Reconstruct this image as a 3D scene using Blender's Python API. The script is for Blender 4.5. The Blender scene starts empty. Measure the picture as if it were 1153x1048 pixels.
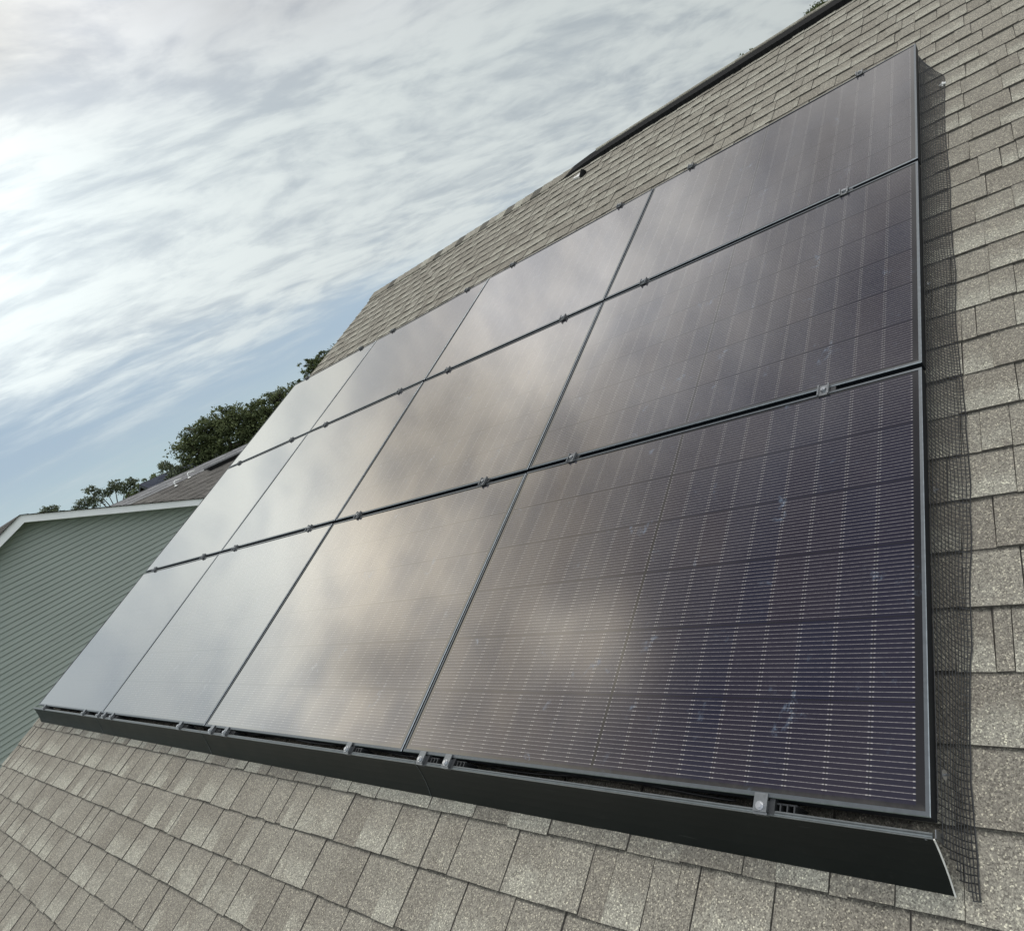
import bpy, math, random
from mathutils import Vector, Matrix, noise
random.seed(7)
S = bpy.context.scene
COL = S.collection

# ---------------------------------------------------------------- camera
# origin: lower right corner of the panel array (top face). X along the eave, Z up.
TH = math.atan(0.5)                    # 6/12 roof
CT, ST = math.cos(TH), math.sin(TH)
CAMLOC = Vector((0.47215, -0.84963, 1.09202))
RB = Matrix(((0.78687681, 0.23565353, 0.57034401),
             (0.45981645, 0.39250390, -0.79656106),
             (-0.41157468, 0.88904899, 0.20049485)))
cd = bpy.data.cameras.new('camera')
cam = bpy.data.objects.new('camera', cd)
COL.objects.link(cam)
cam.matrix_world = Matrix.Translation(CAMLOC) @ RB.to_4x4()
cd.sensor_fit = 'HORIZONTAL'
cd.sensor_width = 36.0
cd.lens = 731.08 / 1153 * 36.0
cd.shift_x = (576.5 - 755.0) / 1153
cd.shift_y = (453.0 - 524.0) / 1153
cd.clip_start = 0.02
cd.clip_end = 5000
S.camera = cam

# ---------------------------------------------------------------- look
S.view_settings.view_transform = 'Standard'
S.view_settings.look = 'None'
S.view_settings.exposure = 0.09
S.view_settings.gamma = 1.0
S.view_settings.use_curve_mapping = False

SUN_EL, SUN_AZ = math.radians(73), math.radians(82)     # azimuth from +X, counter-clockwise
SUNDIR = Vector((math.cos(SUN_EL) * math.cos(SUN_AZ), math.cos(SUN_EL) * math.sin(SUN_AZ), math.sin(SUN_EL)))

# ---------------------------------------------------------------- node helper
class N:
    def __init__(self, nt):
        self.nt = nt
    def new(self, t, **kw):
        n = self.nt.nodes.new(t)
        for k, v in kw.items():
            setattr(n, k, v)
        return n
    def link(self, a, b):
        self.nt.links.new(a, b)
    def put(self, sock, v):
        if hasattr(v, 'is_linked') or isinstance(v, bpy.types.NodeSocket):
            self.nt.links.new(v, sock)
        else:
            sock.default_value = v
    def m(self, op, a, b=0.0, c=None, clamp=False):
        n = self.new('ShaderNodeMath', operation=op)
        n.use_clamp = clamp
        self.put(n.inputs[0], a)
        self.put(n.inputs[1], b)
        if c is not None:
            self.put(n.inputs[2], c)
        return n.outputs[0]
    def vm(self, op, a, b=None, out=0):
        n = self.new('ShaderNodeVectorMath', operation=op)
        self.put(n.inputs[0], a)
        if b is not None:
            self.put(n.inputs[1], b)
        return n.outputs[out]
    def mix(self, f, a, b, blend='MIX'):
        n = self.new('ShaderNodeMix', data_type='RGBA', blend_type=blend)
        self.put(n.inputs[0], f)
        self.put(n.inputs[6], a)
        self.put(n.inputs[7], b)
        return n.outputs[2]
    def ramp(self, f, stops, interp='LINEAR'):
        n = self.new('ShaderNodeValToRGB')
        n.color_ramp.interpolation = interp
        e = n.color_ramp.elements
        while len(e) < len(stops):
            e.new(0.5)
        for i, (p, c) in enumerate(stops):
            e[i].position = p
            e[i].color = c if len(c) == 4 else (*c, 1)
        self.put(n.inputs[0], f)
        return n.outputs[0]
    def smooth(self, x, a, b, lo=0.0, hi=1.0):
        n = self.new('ShaderNodeMapRange', interpolation_type='SMOOTHSTEP')
        self.put(n.inputs[0], x)
        for i, v in enumerate((a, b, lo, hi)):
            n.inputs[i + 1].default_value = v
        return n.outputs[0]
    def noise(self, vec, scale, detail=2.0, rough=0.5, dist=0.0):
        n = self.new('ShaderNodeTexNoise')
        if vec is not None:
            self.link(vec, n.inputs['Vector'])
        n.inputs['Scale'].default_value = scale
        n.inputs['Detail'].default_value = detail
        n.inputs['Roughness'].default_value = rough
        n.inputs['Distortion'].default_value = dist
        return n.outputs[0]

# ---------------------------------------------------------------- world: high thin overcast over a pale blue sky
w = bpy.data.worlds.new('World')
S.world = w
w.use_nodes = True
w.node_tree.nodes.clear()
g = N(w.node_tree)
sky = g.new('ShaderNodeTexSky', sky_type='NISHITA')
sky.sun_disc = False
sky.sun_elevation = SUN_EL
sky.sun_rotation = math.pi / 2 - SUN_AZ
sky.air_density = 1.0
sky.dust_density = 1.5
tc = g.new('ShaderNodeTexCoord')
D = tc.outputs['Generated']
sep = g.new('ShaderNodeSeparateXYZ')
g.link(D, sep.inputs[0])
dz = g.m('MAXIMUM', sep.outputs[2], 0.0)
inv = g.m('DIVIDE', 1.0, g.m('ADD', dz, 0.19))
px = g.m('MULTIPLY', sep.outputs[0], inv)
py = g.m('MULTIPLY', sep.outputs[1], inv)
cmb = g.new('ShaderNodeCombineXYZ')
# streaks run a little across the line of sight
ca, sa = math.cos(math.radians(50)), math.sin(math.radians(50))
g.link(g.m('ADD', g.m('MULTIPLY', px, ca * 0.60), g.m('MULTIPLY', py, sa * 0.60)), cmb.inputs[0])
g.link(g.m('ADD', g.m('MULTIPLY', px, -sa), g.m('MULTIPLY', py, ca)), cmb.inputs[1])
P = cmb.outputs[0]
warp = g.new('ShaderNodeTexNoise')
g.link(P, warp.inputs['Vector'])
warp.inputs['Scale'].default_value = 1.6
warp.inputs['Detail'].default_value = 3.0
P2 = g.vm('ADD', P, g.vm('MULTIPLY', g.vm('SUBTRACT', warp.outputs['Color'], (0.5, 0.5, 0.5)), (0.32, 0.32, 0.0)))
big = g.noise(P2, 1.7, 3.0, 0.5)
fine = g.noise(P2, 5.2, 7.0, 0.60)
wisps = g.noise(P2, 15.0, 4.0, 0.55)
body = g.m('ADD', g.m('ADD', g.m('MULTIPLY', big, 0.60), g.m('MULTIPLY', fine, 0.32)), g.m('MULTIPLY', wisps, 0.05))
lift = g.smooth(dz, 0.05, 0.22, -0.24, 0.22)
cover = g.smooth(g.m('ADD', body, lift), 0.28, 0.64)
low = g.smooth(dz, 0.0, 0.10)
blue = g.mix(low, (4.7, 6.1, 6.5, 1), (3.85, 4.95, 6.05, 1))
band = g.m('MULTIPLY', g.smooth(body, 0.40, 0.60), 0.35)
blue = g.mix(band, blue, (5.0, 5.9, 6.4, 1))
blue = g.mix(0.10, blue, sky.outputs[0])
cover = g.m('MULTIPLY', cover, g.m('SUBTRACT', 1.0, g.m('MULTIPLY', g.m('POWER', g.m('MAXIMUM', g.vm('DOT_PRODUCT', D, (-0.980, -0.05, 0.19), out=1), 0.0), 60.0), 0.75)))
tone = g.smooth(g.m('ADD', g.m('ADD', g.m('MULTIPLY', big, 0.30), g.m('MULTIPLY', fine, 0.52)), g.m('MULTIPLY', wisps, 0.26)), 0.41, 0.62)
cloud = g.mix(tone, (5.9, 6.6, 7.05, 1), (8.5, 9.2, 9.2, 1))
def dirv(az, el):
    a, e = math.radians(az), math.radians(el)
    return (math.cos(e) * math.cos(a), math.cos(e) * math.sin(a), math.sin(e))
dn = g.new('ShaderNodeTexNoise')
g.link(D, dn.inputs['Vector'])
dn.inputs['Scale'].default_value = 7.0
dn.inputs['Detail'].default_value = 4.0
DW = g.vm('NORMALIZE', g.vm('ADD', D, g.vm('MULTIPLY', g.vm('SUBTRACT', dn.outputs['Color'], (0.5, 0.5, 0.5)), (0.16, 0.16, 0.16))))
def lobe(d, power, D=D):
    L = math.sqrt(sum(x * x for x in d))
    d = tuple(x / L for x in d)
    return g.m('POWER', g.m('MAXIMUM', g.vm('DOT_PRODUCT', D, d, out=1), 0.0), power)
# brightness of the cloud deck: brightest low in the west; unseen bright area behind the camera added to light roof and siding;
# thinner and darker overhead
amp = g.m('ADD', 0.555, g.m('MULTIPLY', lobe(dirv(152, 16), 3.0), 0.24))
amp = g.m('ADD', amp, g.m('MULTIPLY', lobe(dirv(185, 30), 13.0), 1.25))
amp = g.m('ADD', amp, g.m('MULTIPLY', g.smooth(g.vm('DOT_PRODUCT', D, dirv(-52, 36), out=1), 0.30, 0.95), 1.25))
amp = g.m('SUBTRACT', amp, g.m('MULTIPLY', lobe(dirv(150, 72), 5.0), 0.30))
amp = g.m('ADD', amp, g.m('MULTIPLY', g.m('MULTIPLY', lobe(dirv(146, 37), 14.0, DW), 0.80), g.smooth(dz, 0.46, 0.60)))
amp = g.m('SUBTRACT', amp, g.m('MULTIPLY', lobe(dirv(174, 47), 30.0, DW), 0.60))
# single thicker and thinner patches of the deck
for d, pw, k_ in (((-0.884, -0.019, 0.467), 900, -0.75), ((-0.905, 0.075, 0.42), 130, 0.40), ((-0.889, -0.09, 0.448), 260, 0.30),
                  ((-0.74, 0.171, 0.65), 90, -0.26), ((-0.815, -0.03, 0.575), 170, -0.34), ((-0.705, -0.02, 0.708), 420, 1.7),
                  ((-0.609, 0.54, 0.581), 300, -0.22), ((-0.792, 0.285, 0.54), 260, -0.20), ((-0.72, 0.36, 0.60), 240, 0.18),
                  ((-0.535, 0.252, 0.806), 60, 0.12), ((-0.965, -0.03, 0.27), 90, -0.10), ((-0.66, 0.46, 0.60), 300, 0.14)):
    amp = g.m('ADD', amp, g.m('MULTIPLY', lobe(d, pw, DW), k_))
amp = g.m('ADD', amp, g.m('MULTIPLY', g.m('SUBTRACT', g.noise(P2, 4.0, 4.0, 0.55), 0.5), g.smooth(dz, 0.36, 0.60, 0.0, 1.7)))
amp = g.m('MAXIMUM', amp, 0.12)
warmth = g.smooth(dz, 0.33, 0.50)
warmc = g.mix(g.smooth(lobe(dirv(178, 36), 10.0), 0.25, 0.85), (1.02, 0.97, 1.0, 1), (1.13, 1.0, 0.88, 1))
cloud = g.mix(1.0, cloud, g.mix(warmth, (1, 1, 1, 1), warmc), 'MULTIPLY')
cs = g.vm('SCALE', cloud)
g.link(amp, cs.node.inputs['Scale'])
col = g.mix(cover, blue, cs)
below = g.smooth(sep.outputs[2], -0.06, 0.0)
col = g.mix(below, (1.3, 1.4, 1.2, 1), col)
bg = g.new('ShaderNodeBackground')
g.link(col, bg.inputs[0])
bg.inputs[1].default_value = 0.10
wo = g.new('ShaderNodeOutputWorld')
g.link(bg.outputs[0], wo.inputs[0])

# ---------------------------------------------------------------- sun behind the cloud
sl = bpy.data.lights.new('sun', 'SUN')
sl.energy = 1.3
sl.angle = math.radians(14)
sl.color = (1.0, 0.96, 0.9)
sun = bpy.data.objects.new('sun', sl)
COL.objects.link(sun)
sun.rotation_euler = SUNDIR.to_track_quat('Z', 'Y').to_euler()

# ---------------------------------------------------------------- materials
def mat(name):
    m = bpy.data.materials.new(name)
    m.use_nodes = True
    m.node_tree.nodes.clear()
    h = N(m.node_tree)
    out = h.new('ShaderNodeOutputMaterial')
    return m, h, out
def principled(h, out, base, rough=0.5, metal=0.0, spec=0.5, bump=None, bdist=0.001, bstr=1.0):
    p = h.new('ShaderNodeBsdfPrincipled')
    h.put(p.inputs['Base Color'], base)
    h.put(p.inputs['Roughness'], rough)
    h.put(p.inputs['Metallic'], metal)
    p.inputs['Specular IOR Level'].default_value = spec
    if bump is not None:
        b = h.new('ShaderNodeBump')
        b.inputs['Distance'].default_value = bdist
        b.inputs['Strength'].default_value = bstr
        h.link(bump, b.inputs['Height'])
        h.link(b.outputs[0], p.inputs['Normal'])
    if out is not None:
        h.link(p.outputs[0], out.inputs[0])
    return p
def simple(name, rgb, rough=0.5, metal=0.0, spec=0.5, var=0.12, scale=20.0):
    m, h, out = mat(name)
    t = h.new('ShaderNodeTexCoord')
    n = h.noise(t.outputs['Object'], scale, 4.0, 0.6)
    a = tuple(c * (1 - var) for c in rgb) + (1,)
    b = tuple(min(1, c * (1 + var)) for c in rgb) + (1,)
    c = h.mix(h.smooth(n, 0.3, 0.7), a, b)
    r = h.m('ADD', rough - 0.05, h.m('MULTIPLY', n, 0.10))
    principled(h, out, c, r, metal, spec)
    return m

def shingle_mat(name, dark, mid, light, gran=1.0, gscale=400.0):
    m, h, out = mat(name)
    t = h.new('ShaderNodeTexCoord')
    o = t.outputs['Object']
    at = h.new('ShaderNodeAttribute')
    at.attribute_name = 'tab'
    sp = h.new('ShaderNodeSeparateColor')
    h.link(at.outputs['Color'], sp.inputs[0])
    r1, vl, r2 = sp.outputs[0], sp.outputs[1], sp.outputs[2]
    blot = h.noise(o, 14.0, 3.0, 0.6)
    blot2 = h.noise(o, 45.0, 3.0, 0.6)
    base = h.mix(h.smooth(h.m('ADD', h.m('MULTIPLY', r1, 0.75), h.m('MULTIPLY', blot, 0.5)), 0.15, 1.05), dark, mid)
    # paler granule blend printed toward the exposed end of some tabs
    band = h.m('MULTIPLY', h.smooth(h.m('ADD', vl, h.m('MULTIPLY', h.m('SUBTRACT', blot2, 0.5), 0.7)), 0.62, 0.18), h.smooth(h.m('ADD', r2, h.m('MULTIPLY', h.m('SUBTRACT', blot, 0.5), 0.9)), 0.3, 0.75))
    base = h.mix(h.m('MULTIPLY', band, 0.55), base, light)
    base = h.mix(h.m('MULTIPLY', h.smooth(h.m('ADD', vl, h.m('MULTIPLY', h.m('SUBTRACT', blot2, 0.5), 0.06)), 0.855, 0.915), 0.75), base, (0.05, 0.048, 0.043, 1))  # shadow line below the next course, painted dark into the tab colour
    gn = h.noise(o, gscale, 2.0, 0.65)
    gn2 = h.noise(o, gscale * 0.45, 2.0, 0.6)
    sc = h.new('ShaderNodeTexVoronoi')
    h.link(o, sc.inputs['Vector'])
    sc.inputs['Scale'].default_value = gscale * 0.9
    vr = h.new('ShaderNodeSeparateColor')
    h.link(sc.outputs['Color'], vr.inputs[0])
    sp1 = h.ramp(vr.outputs[0], [(0.0, (0.48, 0.47, 0.46)), (0.28, (0.84, 0.83, 0.81)), (0.62, (1.03, 1.03, 1.0)), (0.88, (1.25, 1.25, 1.20)), (1.0, (2.3, 2.3, 2.1))])
    sp2 = h.ramp(h.m('ADD', h.m('MULTIPLY', gn, 0.6), h.m('MULTIPLY', gn2, 0.4)), [(0.36, (0.74, 0.74, 0.74)), (0.5, (0.98, 0.98, 0.98)), (0.64, (1.30, 1.30, 1.27))])
    c = h.mix(gran, base, sp1, 'MULTIPLY')
    c = h.mix(gran, c, sp2, 'MULTIPLY')
    principled(h, out, c, 0.92, 0.0, 0.25, bump=h.m('ADD', gn, vr.outputs[0]), bdist=0.0012, bstr=0.8)
    return m

M = {}
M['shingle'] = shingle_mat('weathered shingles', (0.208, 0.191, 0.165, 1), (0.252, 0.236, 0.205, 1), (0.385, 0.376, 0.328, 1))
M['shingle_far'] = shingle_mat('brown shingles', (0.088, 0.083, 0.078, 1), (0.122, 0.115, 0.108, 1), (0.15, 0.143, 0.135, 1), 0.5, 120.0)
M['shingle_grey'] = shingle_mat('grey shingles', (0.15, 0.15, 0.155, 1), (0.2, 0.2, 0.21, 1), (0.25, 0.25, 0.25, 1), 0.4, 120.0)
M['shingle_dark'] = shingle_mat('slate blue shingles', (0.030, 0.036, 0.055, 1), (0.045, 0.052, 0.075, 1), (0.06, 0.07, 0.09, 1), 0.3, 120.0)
M['asphalt'] = simple('cut asphalt edge', (0.105, 0.097, 0.086), 0.9, 0.0, 0.2, 0.3, 120)
M['black_plastic'] = simple('black ridge plastic', (0.008, 0.008, 0.008), 0.85, 0.0, 0.15)
M['frame'] = simple('anodised frame', (0.120, 0.132, 0.143), 0.42, 0.85, 0.5, 0.06, 60)
M['frame_edge'] = simple('pale frame edge', (0.34, 0.37, 0.39), 0.35, 0.9, 0.5, 0.15, 60)  # chamfer strip, paler than the rest of the frame
M['frame_side'] = simple('anodised frame side', (0.007, 0.009, 0.012), 0.5, 0.0, 0.25, 0.1, 60)  # same frame metal, shade put into the side colour so panel gaps read black
M['skirt'] = simple('black skirt paint', (0.0055, 0.0075, 0.0070), 0.48, 0.0, 0.32, 0.25, 9)
def skirt_mat():
    m, h, out = mat('black skirt paint')
    t = h.new('ShaderNodeTexCoord')
    o = t.outputs['Object']
    n = h.noise(o, 6.0, 5.0, 0.6)
    dust = h.m('MULTIPLY', h.smooth(h.noise(o, 55.0, 5.0, 0.7), 0.55, 0.75), h.smooth(h.noise(o, 3.0, 3.0, 0.6), 0.4, 0.7))
    mp = h.new('ShaderNodeMapping')
    h.link(o, mp.inputs[0])
    mp.inputs['Scale'].default_value = (5, 130, 130)
    mp.inputs['Rotation'].default_value = (0, 0, 0.3)
    scr = h.smooth(h.noise(mp.outputs[0], 1.0, 2.0, 0.5), 0.73, 0.76)
    c = h.mix(h.smooth(n, 0.3, 0.7), (0.0034, 0.0050, 0.0052, 1), (0.0050, 0.0070, 0.0070, 1))
    c = h.mix(h.m('ADD', h.m('MULTIPLY', dust, 0.05), h.m('MULTIPLY', scr, 0.08)), c, (0.25, 0.25, 0.23, 1))
    principled(h, out, c, h.m('ADD', 0.40, h.m('MULTIPLY', n, 0.15)), 0.0, 0.24)
    return m
M['skirt'] = skirt_mat()
M['skirt_lip'] = simple('skirt lip metal', (0.20, 0.215, 0.22), 0.42, 0.8, 0.5, 0.08, 60)
M['clamp'] = simple('clamp metal', (0.21, 0.22, 0.23), 0.40, 0.85, 0.5, 0.12, 80)
M['bolt'] = simple('steel bolt', (0.50, 0.51, 0.53), 0.32, 1.0, 0.5, 0.1, 80)
M['dark_metal'] = simple('dark bracket', (0.05, 0.052, 0.055), 0.45, 0.6, 0.5, 0.1, 60)
M['cable'] = simple('cable rubber', (0.012, 0.012, 0.013), 0.5)
M['mesh_wire'] = simple('black coated wire', (0.016, 0.016, 0.017), 0.42, 0.0, 0.5, 0.2, 30)
M['white_trim'] = simple('white painted trim', (0.85, 0.87, 0.87), 0.5, 0.0, 0.4, 0.04, 3)
M['white_pipe'] = simple('white pipe', (0.75, 0.75, 0.73), 0.5, 0.0, 0.4, 0.05, 3)
M['tin'] = simple('bright sheet metal', (0.72, 0.71, 0.68), 0.5, 0.2, 0.5, 0.1, 30)
M['bark'] = simple('bark', (0.09, 0.075, 0.06), 0.9, 0.0, 0.2, 0.3, 8)
M['pale_bark'] = simple('pale bark', (0.20, 0.18, 0.16), 0.9, 0.0, 0.2, 0.3, 8)
M['soffit'] = simple('white soffit', (0.62, 0.63, 0.62), 0.6, 0.0, 0.3, 0.04, 3)

# solar glass: cells, bus bars and a clear front that mirrors the sky more and more at grazing angles
def glass_mat():
    m, h, out = mat('solar cells under glass')
    uv = h.new('ShaderNodeUVMap')
    uv.uv_map = 'metres'
    sp = h.new('ShaderNodeSeparateXYZ')
    h.link(uv.outputs[0], sp.inputs[0])
    U, V = sp.outputs[0], sp.outputs[1]
    ax = h.m('SUBTRACT', h.m('ABSOLUTE', h.m('SUBTRACT', U, 0.861)), 0.0040)
    cx = h.m('DIVIDE', ax, 0.0923)
    fx = h.m('FRACT', cx)
    inx = h.m('MULTIPLY', h.m('GREATER_THAN', cx, 0.0), h.m('LESS_THAN', cx, 9.0))
    cy = h.m('DIVIDE', h.m('SUBTRACT', V, 0.0165), 0.1835)
    fy = h.m('FRACT', cy)
    iny = h.m('MULTIPLY', h.m('GREATER_THAN', cy, 0.0), h.m('LESS_THAN', cy, 6.0))
    inside = h.m('MULTIPLY', inx, iny)
    # distance (m) to the nearest cell edge
    ex = h.m('MULTIPLY', h.m('SUBTRACT', 0.5, h.m('ABSOLUTE', h.m('SUBTRACT', fx, 0.5))), 0.0923)
    ey = h.m('MULTIPLY', h.m('SUBTRACT', 0.5, h.m('ABSOLUTE', h.m('SUBTRACT', fy, 0.5))), 0.1835)
    gapx = h.m('LESS_THAN', ex, 0.0006)
    gapy = h.m('LESS_THAN', ey, 0.0011)
    k = h.m('ADD', h.m('MULTIPLY', fy, 17.7), 0.15)
    fk = h.m('ABSOLUTE', h.m('SUBTRACT', h.m('FRACT', h.m('ADD', k, 0.5)), 0.5))
    dline = h.m('MULTIPLY', fk, 0.1835 / 17.7)
    notedge = h.m('GREATER_THAN', ey, 0.0035)
    line = h.m('MULTIPLY', h.m('MULTIPLY', h.m('LESS_THAN', dline, 0.00062), notedge), inside)
    # soldered ends of the ribbons show brighter on both sides of each cell gap
    dot = h.m('MULTIPLY', h.m('MULTIPLY', h.m('LESS_THAN', dline, 0.00095), notedge), h.m('MULTIPLY', inside, h.m('MULTIPLY', h.m('LESS_THAN', ex, 0.0058), h.m('GREATER_THAN', ex, 0.0012))))
    fing = h.m('LESS_THAN', h.m('FRACT', h.m('DIVIDE', U, 0.0016)), 0.06)
    cellid = h.new('ShaderNodeCombineXYZ')
    h.link(h.m('FLOOR', h.m('DIVIDE', h.m('SUBTRACT', U, 0.861), 0.0923)), cellid.inputs[0])
    h.link(h.m('FLOOR', cy), cellid.inputs[1])
    oi = h.new('ShaderNodeObjectInfo')
    h.link(oi.outputs['Random'], cellid.inputs[2])
    wn = h.new('ShaderNodeTexWhiteNoise')
    h.link(cellid.outputs[0], wn.inputs['Vector'])
    cell = h.mix(wn.outputs[0], (0.013, 0.0125, 0.026, 1), (0.020, 0.0155, 0.025, 1))
    cell = h.mix(h.m('MULTIPLY', h.m('MULTIPLY', fing, inside), 0.15), cell, (0.10, 0.10, 0.11, 1))
    back = (0.014, 0.013, 0.015, 1)
    c = h.mix(inside, back, cell)
    c = h.mix(h.m('MULTIPLY', h.m('MAXIMUM', gapx, gapy), inside), c, back)
    lt = h.new('ShaderNodeTexCoord')
    ln = h.noise(lt.outputs['Object'], 140.0, 2.0, 0.6)
    c = h.mix(h.m('MULTIPLY', line, h.smooth(ln, 0.2, 0.7, 0.45, 1.0)), c, (0.215, 0.20, 0.20, 1))
    c = h.mix(dot, c, (0.33, 0.31, 0.30, 1))
    # dried dirt and fingerprints
    d1 = h.noise(lt.outputs['Object'], 9.0, 3.0, 0.6, 0.6)
    d2 = h.noise(lt.outputs['Object'], 34.0, 4.0, 0.7, 0.4)
    smud = h.m('MULTIPLY', h.smooth(d1, 0.61, 0.74), h.smooth(d2, 0.48, 0.68))
    film = h.noise(lt.outputs['Object'], 2.5, 5.0, 0.6)
    c = h.mix(h.m('ADD', h.m('MULTIPLY', smud, 0.24), h.m('MULTIPLY', film, 0.010)), c, (0.34, 0.46, 0.62, 1))
    gr = h.m('MULTIPLY', h.smooth(h.m('ADD', V, h.m('MULTIPLY', d2, 0.02)), 0.034, 0.014), 0.10)
    c = h.mix(gr, c, (0.34, 0.32, 0.28, 1))
    p = principled(h, None, c, 0.45, 0.0, 0.0)
    lw = h.new('ShaderNodeLayerWeight')
    lw.inputs[0].default_value = 0.5
    gls = h.new('ShaderNodeBsdfGlossy')
    gls.inputs['Color'].default_value = (1.0, 0.95, 0.885, 1)
    h.link(h.m('ADD', 0.045, h.m('MULTIPLY', smud, 0.2)), gls.inputs['Roughness'])
    fac = h.m('ADD', 0.018, h.m('MULTIPLY', h.m('POWER', lw.outputs['Facing'], 2.45), 0.96), clamp=True)
    mx = h.new('ShaderNodeMixShader')
    h.link(fac, mx.inputs[0])
    h.link(p.outputs[0], mx.inputs[1])
    h.link(gls.outputs[0], mx.inputs[2])
    h.link(mx.outputs[0], out.inputs[0])
    return m
M['glass'] = glass_mat()

def siding_mat(name, rgb):
    m, h, out = mat(name)
    t = h.new('ShaderNodeTexCoord')
    n = h.noise(t.outputs['Object'], 0.6, 3.0, 0.6)
    mp = h.new('ShaderNodeMapping')
    h.link(t.outputs['Object'], mp.inputs[0])
    mp.inputs['Scale'].default_value = (1, 1.2, 30)
    n2 = h.noise(mp.outputs[0], 1.0, 3.0, 0.6)
    f = h.m('ADD', h.m('MULTIPLY', n, 0.5), h.m('MULTIPLY', n2, 0.5))
    c = h.mix(h.smooth(f, 0.3, 0.7), tuple(x * 0.92 for x in rgb) + (1,), tuple(x * 1.08 for x in rgb) + (1,))
    principled(h, out, c, 0.6, 0.0, 0.35)
    return m
M['siding'] = siding_mat('sage vinyl siding', (0.315, 0.357, 0.322))
M['siding_tan'] = siding_mat('tan vinyl siding', (0.40, 0.36, 0.29))

def ground_mat():
    m, h, out = mat('lawn')
    t = h.new('ShaderNodeTexCoord')
    n = h.noise(t.outputs['Object'], 0.15, 6.0, 0.65)
    n2 = h.noise(t.outputs['Object'], 6.0, 4.0, 0.7)
    c = h.mix(h.smooth(n, 0.35, 0.65), (0.045, 0.075, 0.025, 1), (0.085, 0.105, 0.04, 1))
    c = h.mix(h.m('MULTIPLY', n2, 0.4), c, (0.12, 0.11, 0.06, 1))
    principled(h, out, c, 0.95, 0.0, 0.1)
    return m
M['lawn'] = ground_mat()

def leaf_mat(name, dark, light):
    m, h, out = mat(name)
    at = h.new('ShaderNodeAttribute')
    at.attribute_name = 'tab'
    sp = h.new('ShaderNodeSeparateColor')
    h.link(at.outputs['Color'], sp.inputs[0])
    c = h.mix(sp.outputs[0], dark, light)
    p = principled(h, None, c, 0.6, 0.0, 0.25)
    tr = h.new('ShaderNodeBsdfTranslucent')
    h.link(c, tr.inputs[0])
    mx = h.new('ShaderNodeMixShader')
    mx.inputs[0].default_value = 0.30
    h.link(p.outputs[0], mx.inputs[1])
    h.link(tr.outputs[0], mx.inputs[2])
    h.link(mx.outputs[0], out.inputs[0])
    return m
M['leaf'] = leaf_mat('broad leaves', (0.042, 0.060, 0.026, 1), (0.15, 0.175, 0.075, 1))
M['leaf_grey'] = leaf_mat('grey green leaves', (0.080, 0.105, 0.068, 1), (0.18, 0.205, 0.125, 1))
M['leaf_fresh'] = leaf_mat('fresh leaves', (0.06, 0.09, 0.03, 1), (0.17, 0.20, 0.09, 1))

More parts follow.
